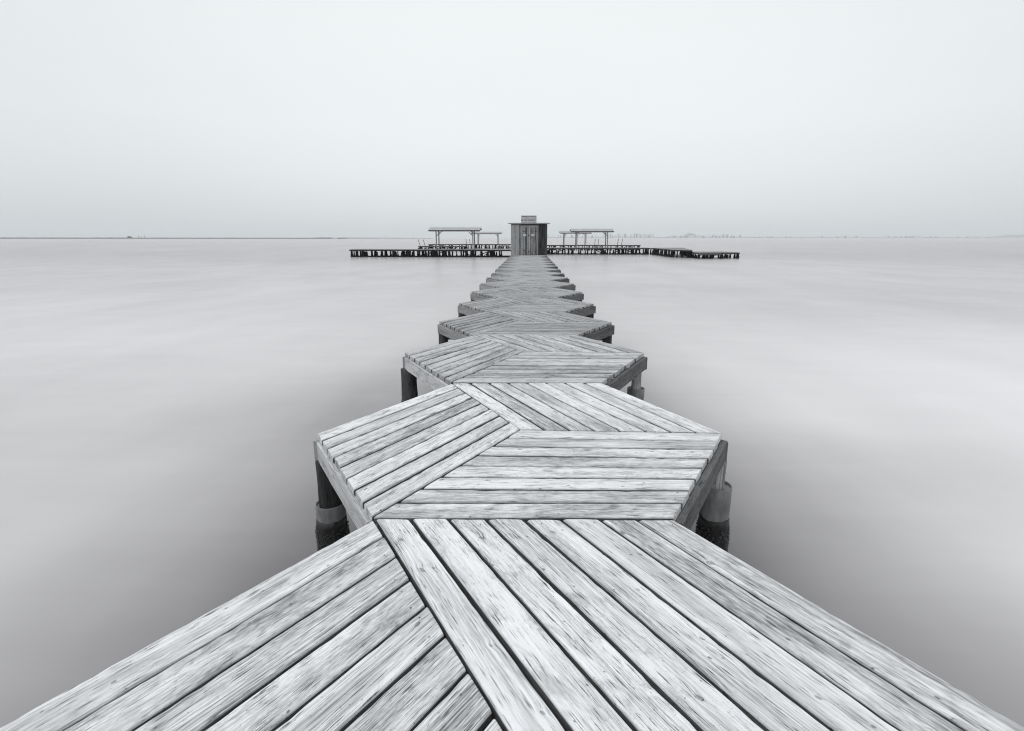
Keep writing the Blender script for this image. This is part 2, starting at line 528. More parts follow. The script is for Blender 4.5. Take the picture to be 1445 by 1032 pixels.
# ------------------------------------------------------------------ the hexagonal platforms
def lathe_pile(c, rad, ztop, zbot, mat, parent, tilt=(0, 0), n=26):
    mb = MB()
    k = 16
    mb.lathe(c, [(rad * .8, zbot)] + [(rad * (1.03 - .07 * i / k), zbot + (ztop - zbot) * i / k) for i in range(k + 1)] +
             [(rad * .93, ztop + .006), (rad * .55, ztop + .012)], n, bump=rad * .08, flut=rad * .08, tilt=tilt, freq=5)
    return mb.build('pile', mat, parent)


def sleeve(c, ztop, parent, rad=0.108):
    mb = MB()
    zb = WATER - .5
    mb.lathe(c, [(rad, zb), (rad, WATER), (rad * 1.004, -.75), (rad * .997, -.6), (rad * 1.003, ztop - .004), (rad - .002, ztop), (rad - .007, ztop), (rad - .009, ztop - .004),
                 (rad - .009, ztop - .022)], 48, rnd=.3)
    f0 = len(mb.f)
    mb.lathe(c, [(rad - .0085, ztop - .06), (rad - .0085, ztop - .026), (rad * .6, ztop - .02), (rad * .3, ztop - .02)], 32, bump=.006, mi=1, freq=20)
    return mb.build('pipe_sleeve', [M['pipe'], M['grout']], parent)


def crust(c, ztop, parent, rad=0.108, count=900, seed=3):
    rs = random.Random(seed)
    mb = MB()
    n, k = 40, 14
    zb = WATER - .45
    prof = [(rad + .001, zb)]
    for i in range(k + 1):
        z = zb + (ztop - zb) * i / k
        prof.append((rad + .012 * min(1, (1 - i / k) * 3) + .002, z))
    # uneven upper rim
    r = .5
    rings, uvr = [], []
    for i, (rr, z) in enumerate(prof):
        ring = []
        for j in range(n):
            a = 2 * math.pi * j / n
            dzz = 0.016 * noise.noise(Vector((math.cos(a) * 2.2, math.sin(a) * 2.2, seed * 3.1))) if i == len(prof) - 1 else 0.02 * noise.noise(Vector((math.cos(a) * 3, math.sin(a) * 3, seed))) if i == len(prof) - 2 else 0
            q = rr + .010 * noise.noise(Vector((math.cos(a) * 3, math.sin(a) * 3, z * 12))) * (i < len(prof) - 1)
            q = max(q, rad + .0015)
            ring.append((c[0] + q * math.cos(a), c[1] + q * math.sin(a), z + dzz))
        rings.append(ring)
        uvr.append((z, [2 * math.pi * rad * j / n for j in range(n + 1)]))
    mb.grid(rings, uvr, r, 1, smooth=True)
    for _ in range(count):
        a = rs.uniform(0, 2 * math.pi)
        z = ztop - .06 - (rs.random() ** .8) * (ztop - .06 - WATER + .05)
        a_c = c[0] + (rad + .010 + .006 * noise.noise(Vector((math.cos(a) * 3, math.sin(a) * 3, z * 11)))) * math.cos(a), c[1] + (rad + .010) * math.sin(a)
        L, W = rs.uniform(.005, .011), rs.uniform(.004, .0075)
        ax = Vector((rs.gauss(0, 1), rs.gauss(0, 1), rs.gauss(0, 1))).normalized() * .6 + Vector((math.cos(a), math.sin(a), 0))
        ax.normalize()
        s1 = ax.orthogonal().normalized(); s2 = ax.cross(s1)
        o = Vector((a_c[0], a_c[1], z))
        b = len(mb.v)
        mb.v += [tuple(o - ax * L * .6)] + [tuple(o + ax * L * .15 + (s1 * math.cos(t) * W + s2 * math.sin(t) * W * .6)) for t in (0, 1.05, 2.1, 3.14, 4.19, 5.24)] + [tuple(o + ax * L)]
        for j in range(6):
            kk = (j + 1) % 6
            mb.face((b, b + 1 + kk, b + 1 + j), ((0, 0),) * 3, r, 0, True)
            mb.face((b + 1 + j, b + 1 + kk, b + 7), ((0, 0),) * 3, r, 0, True)
    return mb.build('mussel_crust', [M['mussel'], M['slime']], parent)


ORD = ['', 'nearest', 'second', 'third', 'fourth', 'fifth', 'sixth', 'seventh', 'eighth', 'ninth', 'tenth', 'eleventh',
       'twelfth', 'thirteenth', 'fourteenth', 'fifteenth', 'sixteenth', 'seventeenth', 'eighteenth', 'nineteenth', 'twentieth', 'twenty-first']
GRP = 'hexagonal plank platforms of the walkway'
PCAT = 'pier platform'


def platform(name_label, V, nails, pl, pr, detail=True, pm='plank'):
    """V: dict of FL FR R NR NL L C world points; pl / pr = pile settings (radius, sleeve top or None, inset, material)"""
    org = Vector((V['C'].x, V['C'].y, 0))
    root = empty('hexagonal_platform', org, name_label, PCAT, GRP)
    P = {k: v - org for k, v in V.items()}
    pn = [M[pm], M['nail'], M['side']]
    gp = {'plank': .017 if 'nearest' in name_label else .021, 'plank_grey': .025, 'plank_old': .032}[pm]
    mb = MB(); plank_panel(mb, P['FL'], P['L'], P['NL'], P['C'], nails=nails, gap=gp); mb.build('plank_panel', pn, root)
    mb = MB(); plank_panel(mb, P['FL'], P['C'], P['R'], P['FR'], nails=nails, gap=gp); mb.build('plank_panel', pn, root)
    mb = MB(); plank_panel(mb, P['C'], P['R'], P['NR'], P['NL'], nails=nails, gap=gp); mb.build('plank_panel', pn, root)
    zc = -0.050 - 0.08

    def edge(a, b, out, ext0, ext1, h=.155, mat='beam'):
        a, b = P[a].copy(), P[b].copy()
        d = (b - a).normalized()
        nrm = Vector((d.y, -d.x, 0))
        if nrm.dot((a + b) / 2) < 0: nrm = -nrm
        off = nrm * (out - .0225)
        mb = MB()
        mb.beam(a + off - d * ext0 + Vector((0, 0, zc)), b + off + d * ext1 + Vector((0, 0, zc)), .045, h, ch=.004, seg=6, wob=.0012)
        mb.build('edge_beam', M[mat], root)
    edge('L', 'NL', .012, -.02, -.05, mat='beam_sunlit' if pm != 'plank_old' else 'beam')
    edge('R', 'NR', .034, -.01, -.05, mat='beam_shade')
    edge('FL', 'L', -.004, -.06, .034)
    edge('FR', 'R', -.002, -.06, .055, mat='beam_shade')
    # joists under the boards
    def joist(a, b, z, w=.06, h=.12, trim=.09):
        d = (b - a).normalized()
        mb = MB(); mb.beam(a + d * trim + Vector((0, 0, z)), b - d * trim + Vector((0, 0, z)), w, h)
        mb.build('joist', M['under'], root)
    joist(P['FL'], P['C'], -.112)
    joist(P['C'], P['NL'], -.114, trim=.12)
    joist(P['C'], P['R'], -.116, trim=.12)
    mL, mR = P['L'], P['R']
    joist(mL + Vector((0, -.1, 0)), mR + Vector((0, -.1, 0)), -.240, .09, .11, .16)
    for side, c0, pr_ in (('L', mL, pl), ('R', mR, pr)):
        rad, st, inset, mat, tl = pr_[:5]
        c = c0 + Vector((inset[0], inset[1], 0)); c.z = 0
        ztop = -.207
        o = lathe_pile(c, rad, ztop, WATER - .5, mat, root, tl)
        if st is not None:
            cc = (c.x + tl[0] * st + (pr_[5] if len(pr_) > 5 else 0), c.y + tl[1] * st, 0)
            s = sleeve(cc, st, o)
            crust(cc, -.665, o, seed=len(bpy.data.objects) % 17, count=900 if detail else 60)
    return root


# measured corners of the three nearest platforms
AX = -0.075
E2 = at(738, 731.5); E3 = at(743, 540.5)
PITCH = E3.y - E2.y
SIDE = PITCH / math.sqrt(3)


def regular(k, dc=0.0, x=AX):
    y0 = E2.y + (k - 2) * PITCH
    y1 = y0 + PITCH
    ym = (y0 + y1) / 2 + dc
    s = SIDE
    return dict(FL=Vector((x - s / 2, y1, 0)), FR=Vector((x + s / 2, y1, 0)), R=Vector((x + s * 1.005, ym, 0)), NR=Vector((x + s / 2, y0, 0)),
                NL=Vector((x - s / 2, y0, 0)), L=Vector((x - s * .985, ym, 0)), C=Vector((x - .01, ym, 0)))


V1 = regular(1)
V1['FL'] = at(527, 731.5); V1['FR'] = at(951, 732.5)
V1['L'] = V1['FL'] + (at(-14, 1030) - V1['FL']).normalized() * SIDE
V1['C'] = V1['FL'] + (at(714, 1032) - V1['FL']).normalized() * SIDE
V1['R'] = V1['FR'] + (at(1462, 1032) - V1['FR']).normalized() * SIDE
V1['NL'] = V1['C'] + (V1['L'] - V1['FL']); V1['NR'] = V1['R'] + (V1['NL'] - V1['C'])
V2 = dict(FL=at(637, 540.5), FR=at(850, 540.5), R=at(1021, 611), NR=at(952, 730), NL=at(524, 730), L=at(446, 611), C=at(734.5, 606))
V3 = dict(FL=at(670, 472.6), FR=at(817, 473.2), R=at(910, 497.6), NR=at(850, 539.5), NL=at(637, 539.5), L=at(570, 497.6), C=at(738.5, 496.3))
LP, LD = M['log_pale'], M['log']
T0 = (0, 0)
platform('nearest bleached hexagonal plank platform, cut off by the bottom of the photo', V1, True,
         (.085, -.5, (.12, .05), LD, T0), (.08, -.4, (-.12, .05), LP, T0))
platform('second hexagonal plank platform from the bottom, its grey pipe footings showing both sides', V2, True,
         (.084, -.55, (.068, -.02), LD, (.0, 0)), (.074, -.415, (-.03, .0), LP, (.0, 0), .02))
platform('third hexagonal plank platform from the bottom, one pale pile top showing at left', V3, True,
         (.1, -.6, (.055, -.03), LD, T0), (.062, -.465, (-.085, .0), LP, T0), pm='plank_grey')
for k in (4, 5, 6):
    platform(['fourth hexagonal plank platform from the bottom, small pile stubs under both corners',
              'fifth hexagonal plank platform from the bottom of the photo along the walkway',
              'sixth hexagonal plank platform from the bottom of the photo along the walkway'][k - 4], regular(k, .03), False,
             (.085, -.6, (.08, -.02), LD, T0), (.08, -.5, (-.085, .0), LD, T0), detail=False, pm='plank_old')

HUT_Y = at(746, 360.2).y
KMAX = int(math.floor((HUT_Y - E2.y) / PITCH)) + 2      # platforms whose near edge lies before the hut
proto = [platform('seventh hexagonal plank platform from the bottom of the photo along the walkway', regular(7, .03), False,
                  (.085, -.6, (.08, -.02), LD, T0), (.08, -.5, (-.085, .0), LD, T0), detail=False, pm='plank_old'),
         platform('eighth hexagonal plank platform from the bottom of the photo along the walkway', regular(8, .03), False,
                  (.085, -.6, (.08, -.02), LD, T0), (.08, -.5, (-.085, .0), LD, T0), detail=False, pm='plank_old')]
for k in range(9, KMAX):
    src = proto[k % 2]
    o = copy_tree(src)
    o.location = (AX - .01, E2.y + (k - 1.5) * PITCH + .03, random.uniform(-.012, .012))
    o.rotation_euler = (R(random.uniform(-.15, .15)), R(random.uniform(-.25, .25)), R(random.uniform(-.7, .7)))
    o['label'] = ORD[k] + ' hexagonal plank platform from the bottom of the photo along the walkway'
    if k == KMAX - 1: o['label'] = 'farthest hexagonal plank platform, right before the hut door'
HUT_Y = E2.y + (KMAX - 2) * PITCH + 0.12

# ------------------------------------------------------------------ the hut
HS = (HUT_Y * math.cos(TH) + H * math.sin(TH)) / F      # metres per photo pixel at the hut front
hx0, hx1 = atY(720.9, HUT_Y).x, atY(772.2, HUT_Y).x
def hx(px): return atY(px, HUT_Y).x
def hzz(py): return H + (335.6 - py) * HUT_Y / F * math.cos(TH) ** 2 if False else H + (HUT_Y * ray(747, py).z / ray(747, py).y)
WALLH = hzz(315.8)
hut = empty('wooden_hut', ((hx0 + hx1) / 2, HUT_Y, 0), 'small grey plank hut with double doors closing the end of the walkway', 'hut')
ox = (hx0 + hx1) / 2
HD = 2.6
hw = (hx1 - hx0) / 2


def planks_vertical(mb, xs, y, z0, z1, th, mi=0, yj=.004):
    for a, b in zip(xs[:-1], xs[1:]):
        mb.beam(((a + b) / 2, y - random.uniform(0, yj), z0), ((a + b) / 2, y - random.uniform(0, yj), z1), abs(b - a) - .022, th, up=Vector((0, 1, 0)), ch=.003, mi=mi)


dl, dr = hx(735.3) - ox, hx(759.6) - ox      # door frame outer edges
mb = MB()
xs = [-hw, hx(726.9) - ox, hx(732.8) - ox, dl]
planks_vertical(mb, xs, .0, .02, WALLH - .03, .03)
mb.box(-hw + .03, dl - .01, .022, .05, .02, WALLH - .04, .4, 1)
# left, right and rear walls
n = 12
for sx in (-1, 1):
    for i in range(n):
        y0 = .05 + (HD - .08) * i / n
        y1 = .05 + (HD - .08) * (i + 1) / n
        x = sx * (hw - .016)
        mb.beam((x, (y0 + y1) / 2, .02), (x, (y0 + y1) / 2, WALLH - .05 + .04 * y0), .028, y1 - y0 - .01, up=Vector((0, 1, 0)), ch=.003)
planks_vertical(mb, [-hw + i * 2 * hw / 14 for i in range(15)], HD, .02, WALLH + .06, .03)
mb.build('plank_wall', [M['hutwall'], M['hutdark']], hut)
mb = MB()
xs = [dr, hx(764.6) - ox, hx(768.3) - ox, hw]
planks_vertical(mb, xs, .0, .02, WALLH - .03, .03)
mb.box(dr + .01, hw - .03, .022, .05, .02, WALLH - .04, .4, 1)
for z in (.95, 1.02):
    mb.beam((dr + .03, -.022, z), (hw - .05, -.022, z + .03), .012, .02)
tag(mb.build('plank_wall', [M['hutdark'], M['wet']], hut), label='darker stained plank wall right of the doors')
# door frame
dz1 = hzz(318.6)
mb = MB()
mb.beam((dl + .035, -.025, .01), (dl + .035, -.025, dz1), .07, .05, up=Vector((0, 1, 0)))
mb.beam((dr - .035, -.025, .01), (dr - .035, -.025, dz1), .07, .05, up=Vector((0, 1, 0)))
mb.beam((dl + .071, -.025, dz1 - .04), (dr - .071, -.025, dz1 - .04), .05, .08)
mb.build('door_frame', M['hutpale'], hut)
mb = MB(); mb.box(dl + .0, dr - .0, .03, .06, .02, WALLH - .05, .2)
mb.beam((dl, -.0, WALLH - .1), (dr, -.0, WALLH - .1), .03, .2)
mb.build('lintel_board', M['hutdark'], hut)
mid = hx(746.0) - ox
for sgn in (-1, 1):
    a, b = (dl + .075, mid - .004) if sgn < 0 else (mid + .004, dr - .075)
    mb = MB()
    planks_vertical(mb, [a + (b - a) * i / 4 for i in range(5)], -.005, .03, dz1 - .085, .03)
    dob = mb.build('door', M['hutwall'], hut)
    mb = MB()
    bx = mid - .055 if sgn < 0 else mid + .055
    mb.beam((bx, -.034, .05), (bx, -.034, dz1 - .12), .09, .022, up=Vector((0, 1, 0)))
    mb.build('meeting_batten', M['hutpale'], dob)
    mb = MB()
    nx = (hx(740.2) if sgn < 0 else hx(751.8)) - ox
    nz = hzz(332.0)
    mb.box(nx - .13, nx + .13, -.034, -.026, nz - .085, nz + .085)
    tag(mb.build('notice_plate', M['signface'], dob), label='small white notice on the door')
    mb = MB()
    for z in (.35, 1.9):
        mb.beam((a if sgn < 0 else b, -.03, z), ((a + .3) if sgn < 0 else (b - .3), -.03, z), .008, .035)
    mb.build('hinge', M['darkmetal'], dob)
    if sgn > 0:
        mb = MB()
        hzp = hzz(355.4)
        mb.box(mid - .05, mid + .05, -.062, -.046, hzp - .05, hzp + .05)
        mb.lathe((mid, -.07, hzp - .03), [(.02, -.03), (.024, 0.0), (.01, .03)], 10)
        mb.build('padlock', M['darkmetal'], dob)
        mb = MB()
        hzp = hzz(332.4)
        mb.box(mid - .05, mid + .045, -.058, -.046, hzp - .05, hzp + .05)
        mb.lathe((mid, -.075, hzp), [(.012, -.025), (.03, -.015), (.03, .015), (.012, .025)], 10)
        mb.build('handle', M['darkmetal'], dob)
# roof: thin corrugated sheet on a purlin, a little higher at the front
mb = MB()
rx0, rx1 = hx(716.9) - ox, hx(775.8) - ox
n = 40
rings, uvr = [], []
for y, z in ((-.14, WALLH + .02), (HD + .15, WALLH + .14)):
    top = [(rx0 + (rx1 - rx0) * i / n, y, z + .012 * math.cos(i * math.pi)) for i in range(n + 1)]
    bot = [(p[0], p[1], p[2] - .045) for p in reversed(top)]
    rings.append(top + bot); uvr.append((y, [i * .08 for i in range(2 * n + 3)]))
mb.grid(rings, uvr, .5)
rf = mb.build('roof', M['steel'], hut)
mb = MB()
mb.beam((-hw + .05, -.05, WALLH - .045), (hw - .05, -.05, WALLH - .03), .05, .05)
mb.beam((-hw - .02, HD + .05, WALLH + .07), (hw + .02, HD + .05, WALLH + .07), .05, .06)
mb.build('purlin', M['darkmetal'], rf)

# sign on the roof edge
sx0, sx1 = hx(735.2), hx(757.0)
sz0, sz1 = WALLH + .055, hzz(304.4)
sign = empty('sign', ((sx0 + sx1) / 2, HUT_Y - .10, sz0), 'grey sign board with dark lettering standing on the hut roof', 'sign')
sw, sh = (sx1 - sx0) / 2, sz1 - sz0
mb = MB(); mb.beam((-sw, 0, sh / 2), (sw, 0, sh / 2), .02, sh, ch=.003); mb.build('board', M['signface'], sign)
mb = MB()
for x in (-sw * .7, sw * .7):
    mb.beam((x, .035, -.06), (x, .035, sh - .02), .035, .035, up=Vector((0, 1, 0)))
mb.build('bracket', M['darkmetal'], sign)


def lettering(txt, width, cx, cz, size, mat, parent):
    cu = bpy.data.curves.new('lettering', 'FONT')
    cu.body = txt; cu.size = size; cu.align_x = 'CENTER'; cu.align_y = 'CENTER'; cu.extrude = .0015; cu.offset = .004
    o = bpy.data.objects.new('lettering', cu); COL.objects.link(o)
    bpy.context.view_layer.update()
    dep = bpy.context.evaluated_depsgraph_get()
    me = bpy.data.meshes.new_from_object(o.evaluated_get(dep))
    bpy.data.objects.remove(o)
    xs_ = [v.co.x for v in me.vertices]
    s = width / (max(xs_) - min(xs_)); c = (max(xs_) + min(xs_)) / 2
    for v in me.vertices:
        x, y, z = v.co
        v.co = ((x - c) * s + cx, -.0125 - z, y + cz)
    me.materials.clear(); me.materials.append(mat)
    ob = bpy.data.objects.new('lettering', me); COL.objects.link(ob); ob.parent = parent
    return ob


lettering('PROPIEDAD PRIVADA', sw * 1.86, 0.0, sh * .845, .17, M['ink'], sign)
# small print too fine to read in the photo: rows of short strokes
def strokes(zc, x0, x1, hgt, mat, gaps, seed):
    rs = random.Random(seed)
    mb = MB()
    x = x0
    while x < x1:
        wl = rs.uniform(.018, .034)
        if not any(a < (x - x0) / (x1 - x0) < b for a, b in gaps):
            mb.box(x, min(x + wl, x1), -.0135, -.0108, zc - hgt / 2, zc + hgt / 2 * rs.uniform(.75, 1.0))
        x += wl + .009
    mb.build('lettering', mat, sign)
strokes(sh * .525, -sw * .62, sw * .93, sh * .10, M['ink'], ((.52, .56),), 1)
strokes(sh * .34, -sw * .62, sw * .86, sh * .10, M['ink'], ((.22, .29), (.82, .87)), 2)
strokes(sh * .09, -sw * .9, sw * .93, sh * .085, M['paleink'], ((.40, .45), (.66, .69)), 3)
mb = MB(); mb.beam((-sw * .97, -.0125, sh * .37), (-sw * .74, -.0125, sh * .37), .003, sh * .22)
mb.build('emblem', M['paleink'], sign)


# ------------------------------------------------------------------ jetties behind the hut
def jetty(label, poly, ztop, spacing, seed, name='pile_jetty', clump=0.35, low=False, rows=2, group='dark pile jetties behind the hut', ph=1.0):
    """poly: four world corners, front-left, front-right, back-right, back-left (front faces the viewer)"""
    rs = random.Random(seed)
    fl, fr, br, bl = [Vector((p[0], p[1], 0)) for p in poly]
    root = empty(name, Vector((fl.x, fl.y, 0)), label, 'jetty', group)
    o = Vector((fl.x, fl.y, 0))
    A, B, Cq, D = fl - o, fr - o, br - o, bl - o
    L = (B - A).length
    nb = max(6, int(L / .16))
    mb = MB()
    for i in range(nb):
        t0, t1 = i / nb + .012 / L / 2, (i + 1) / nb - .012 / L / 2
        p0, p1 = A.lerp(B, (t0 + t1) / 2), D.lerp(Cq, (t0 + t1) / 2)
        d = (p1 - p0).normalized()
        z = ztop - .018 + rs.uniform(-.008, .008)
        mb.beam(p0 - d * rs.uniform(0, .05) + Vector((0, 0, z)), p1 + d * rs.uniform(0, .05) + Vector((0, 0, z)), (t1 - t0) * L, .036, ch=.003, rnd=rs.random())
    mb.build('decking', M['jetty'], root)
    for a, b in ((A, B), (D, Cq)):
        mb = MB()
        mb.beam(a + Vector((0, .03, ztop - .125)), b + Vector((0, .03, ztop - .125)), .06, .15, seg=8, wob=.006)
        mb.build('edge_beam', M['hutdark'], root)
    for a, b in ((B, Cq), (D, A)):
        mb = MB()
        mb.beam(a + Vector((0, .03, ztop - .125)), b + Vector((0, .03, ztop - .125)), .055, .146, seg=3, wob=.006)
        mb.build('edge_beam', M['hutdark'], root)
        for s in (.22, .5, .8):
            q = a.lerp(b, s) + ((A + Cq) / 2 - a.lerp(b, .5)).normalized() * .12
            rad = rs.uniform(.07, .11)
            mb = MB()
            mb.lathe((q.x, q.y, 0), [(rad * 1.5, WATER - .4), (rad * 1.5, WATER + .1), (rad, WATER + .4), (rad * .92, ztop - .06)], 9, bump=rad * .35, freq=7)
            mb.build('pile', M['wet'], root)
    for row in range(rows):
        a, b = (A, B) if row == 0 else (D, Cq)
        x = .12
        cnt = 0
        while x < L - .05:
            p = a.lerp(b, x / L)
            q = p + Vector((rs.uniform(-.12, .12), rs.uniform(.06, .25) if row == 0 else -rs.uniform(.06, .25), 0))
            rad = rs.choice((.07, .09, .11, .16))
            mb = MB()
            tl = (rs.uniform(-.06, .06), rs.uniform(-.05, .05))
            zt = ztop - .06 - (0 if rs.random() < .7 else rs.uniform(.1, .3))
            mb.lathe((q.x, q.y, 0), [(rad * 1.5, WATER - .4), (rad * 1.6, WATER + .02), (rad * 1.45, WATER + .12), (rad * 1.2, WATER + .28), (rad, WATER + .4), (rad * .92, zt)],
                     9, bump=rad * .35, tilt=tl, freq=7)
            mb.build('pile', M['wet'], root)
            cnt += 1
            x += spacing * (rs.uniform(.25, .7) if rs.random() < clump else rs.uniform(.9, 1.7))
            if cnt > 42: break
    for i in range(int(L / 3.2)):
        s0, s1 = rs.uniform(.02, .9), 0
        s1 = s0 + rs.choice((-1, 1)) * rs.uniform(.8, 1.8) / L
        s1 = min(max(s1, .01), .99)
        mb = MB(); mb.beam(A.lerp(B, s0) + Vector((0, .22, WATER + .15)), A.lerp(B, s1) + Vector((0, .22, ztop - .2)), .1, .1)
        mb.build('brace', M['wet'], root)
    # low waling just above the water
    if low:
        mb = MB()
        mb.beam(A + Vector((.1, .1, WATER + .07)), B + Vector((-.1, .1, WATER + .07)), .2, .2, seg=24, wob=.035)
        mb.build('waling', M['wet'], root)
    return root


def wat(px, py): return at(px, py, WATER)


lf0, lf1 = wat(492, 363.0), wat(716, 362.9)
yl = (lf0.y + lf1.y) / 2
jetty('long dark jetty on crowded black piles left of the hut, nearest of the left jetties',
      ((lf0.x, yl), (1.3, yl), (1.3, yl + 2.9), (lf0.x, yl + 2.9)), -.06, .55, 11, clump=.5, low=True)
yr = wat(800, 359.2).y
xr1 = wat(916, 359.2).x
jetty('right hand jetty starting behind the hut, carrying the larger right shelter',
      ((1.4, yr), (xr1, yr), (xr1, yr + 3.2), (1.4, yr + 3.2)), -.06, .8, 12, clump=.45, low=True)
ym_ = wat(620, 354.6).y
jetty('short low jetty left, behind the front one, with a slanted ladder at its tip',
      ((atY(589.5, ym_).x, ym_), (atY(655, ym_).x, ym_), (atY(655, ym_).x, ym_ + 2.6), (atY(589.5, ym_).x, ym_ + 2.6)), -.10, 1.0, 13, clump=.3)
ybl = wat(660, 350.9).y
jetty('farthest left jetty carrying the smaller left shelter',
      ((atY(604, ybl).x, ybl), (-1.3, ybl), (-1.3, ybl + 3.0), (atY(604, ybl).x, ybl + 3.0)), -.04, .9, 14, clump=.4)
ybr = wat(850, 353.0).y
jetty('farthest right jetty carrying the smaller right shelter and slanted ladders',
      ((1.3, ybr), (atY(904.6, ybr).x, ybr), (atY(904.6, ybr).x, ybr + 3.0), (1.3, ybr + 3.0)), -.04, 1.0, 15, clump=.4)
# right branch coming back towards the viewer
b0 = wat(917, 359.0); b1 = wat(950, 363.4); b2 = wat(976, 364.2); b3 = wat(961, 358.6)
jetty('dark jetty branch running back towards the viewer at far right of the hut',
      ((b0.x + .1, b0.y - .2), (b1.x, b1.y), (b2.x, b2.y), (b3.x, b3.y)), -.06, .55, 16, clump=.5, low=True)
e0 = wat(981, 365.0); e1 = wat(1043, 364.9)
jetty('low end platform at the right tip of the jetties', ((e0.x, e0.y), (e1.x, e1.y), (e1.x - .3, e1.y + 4.5), (e0.x + .6, e0.y + 4.5)), -.30, .75, 17, clump=.3)
mb = MB()
f0 = at(982, 359.0, -.62) ; f0 = Vector((e0.x + .1, e0.y - .9, 0)); f1 = Vector((e0.x + 2.9, e0.y - .9, 0))
raft = empty('low_raft', (f0.x, f0.y, 0), 'low plank raft in front of the right end platform', 'raft')
L = f1.x - f0.x
for i in range(18):
    x = L * (i + .5) / 18
    mb.beam((x, 0, -.47), (x, .8, -.47), L / 18 - .015, .035)
mb.build('decking', M['jetty'], raft)
for x in (.15, L * .5, L - .15):
    mb = MB(); mb.lathe((x, .2, 0), [(.11, WATER - .3), (.12, WATER + .1), (.09, -.5)], 9, bump=.03); mb.build('pile', M['wet'], raft)
mb = MB(); mb.beam((0, .1, -.56), (L, .1, -.56), .06, .13); mb.build('edge_beam', M['wet'], raft)

# plain walkway that carries the hut and runs on behind it
wy0, wy1 = HUT_Y - .10, ybl + 3.0
walk = empty('rear_walkway', (ox, wy0, 0), 'plank floor the hut stands on, running on behind it', 'walkway')
mb = MB()
nb = int((wy1 - wy0) / .16)
for i in range(nb):
    y = (wy1 - wy0) * (i + .5) / nb
    wv = hw + .04 if y < HD + .4 else 1.15
    if any(abs(y + wy0 - yy - 1.5) < 1.7 for yy in (yl, ybl)) or abs(y + wy0 - yr - 1.6) < 1.8 or abs(y + wy0 - ybr - 1.5) < 1.7: wv = 1.15
    mb.beam((-wv, y, -.018), (wv, y, -.018), .148, .036, ch=.003)
mb.build('decking', M['jetty'], walk)
for sx in (-1, 1):
    mb = MB(); mb.beam((sx * 1.0, .05, -.11), (sx * 1.0, wy1 - wy0 - .05, -.11), .06, .14); mb.build('edge_beam', M['beam'], walk)
    for i in range(14):
        mb = MB(); mb.lathe((sx * .95, .5 + i * 5.4, 0), [(.13, WATER - .3), (.13, WATER + .2), (.09, WATER + .4), (.085, -.185)], 9, bump=.03)
        mb.build('pile', M['wet'], walk)


# ------------------------------------------------------------------ shelters
def shelter(label, px0, px1, Y, rx0, rx1, zdeck, seed):
    rs = random.Random(seed)
    a, b = atY(px0, Y).x, atY(px1, Y).x
    ra, rb = atY(rx0, Y - .3).x, atY(rx1, Y - .3).x
    root = empty('shelter', ((a + b) / 2, Y, zdeck), label, 'shelter', 'roofed shelters on the jetties')
    c = (a + b) / 2
    dp = 2.0
    zf, zb = 2.22, 2.40
    for x in (a - c, b - c):
        for y, zt in ((0, zf), (dp, zb)):
            mb = MB(); mb.beam((x, y, .0), (x, y, zt), .13, .13, up=Vector((0, 1, 0)), ch=.01)
            mb.build('post', M['shelter'], root)
    for y, zt in ((0, zf), (dp, zb)):
        for x, s in ((a - c, 1), (b - c, -1)):
            mb = MB(); mb.beam((x + s * .06, y, zt - .52), (x + s * .52, y, zt - .04), .07, .07, up=Vector((0, 1, 0)))
            mb.build('brace', M['shelter'], root)
    for y, zt in ((0, zf), (dp, zb)):
        mb = MB(); mb.beam((ra - c + .1, y, zt + .07), (rb - c - .1, y, zt + .07), .09, .13); mb.build('beam', M['darkmetal'], root)
    # pitched sheet: low front eave, ridge, back slope
    mb = MB()
    n = 30
    rings, uvr = [], []
    for y, z in ((-.35, zf + .13), (dp * .55, zf + .50), (dp + .35, zf + .20)):
        top = [(ra - c + (rb - ra) * i / n, y, z + .03 + .012 * math.cos(i * math.pi)) for i in range(n + 1)]
        bot = [(p[0], p[1], p[2] - .05) for p in reversed(top)]
        rings.append(top + bot); uvr.append((y, [i * .1 for i in range(2 * n + 3)]))
    mb.grid(rings, uvr, .5)
    mb.build('roof', M['roofing'], root)
    mb = MB(); mb.beam((ra - c, -.375, zf + .09), (rb - c, -.375, zf + .09), .03, .13); mb.build('fascia', M['darkmetal'], root)
    return root


shelter('larger left shelter with sloped pale roof on four braced posts', 615.6, 667.2, yl + .35, 604.7, 677.6, -.06, 1)
shelter('smaller left shelter, partly behind the larger one, next to the hut', 674.2, 702.4, ybl + .4, 664, 707.6, -.04, 2)
shelter('larger right shelter in front of its smaller neighbour', 814.2, 857.4, yr + .45, 805.3, 866.0, -.06, 3)
shelter('smaller right shelter, closest to the hut on its right', 796.2, 827.0, ybr + .4, 790.0, 834.9, -.04, 4)


def ladder(label, px0, px1, Y, zdeck, lean, hgt=1.15):
    a, b = atY(px0, Y), atY(px1, Y)
    root = empty('ladder', ((a.x + b.x) / 2, Y, zdeck), label, 'ladder', 'swimming ladders on the jetties')
    w2 = (b.x - a.x) / 2
    for s in (-1, 1):
        mb = MB()
        n = 10
        pts = [Vector((s * w2 - lean * .1, -.15, -.9)), Vector((s * w2 - lean * .05, -.1, 0)), Vector((s * w2 + lean * .75, .1, hgt * .9)), Vector((s * w2 + lean, .2, hgt))]
        for p, q in zip(pts[:-1], pts[1:]): mb.beam(p, q, .085, .085, ch=.02)
        mb.build('rail', M['darkmetal'], root)
    for z in (-.7, -.45, -.2):
        mb = MB(); mb.beam((-w2 - lean * .09, -.13, z), (w2 - lean * .09, -.13, z), .03, .03); mb.build('rung', M['darkmetal'], root)


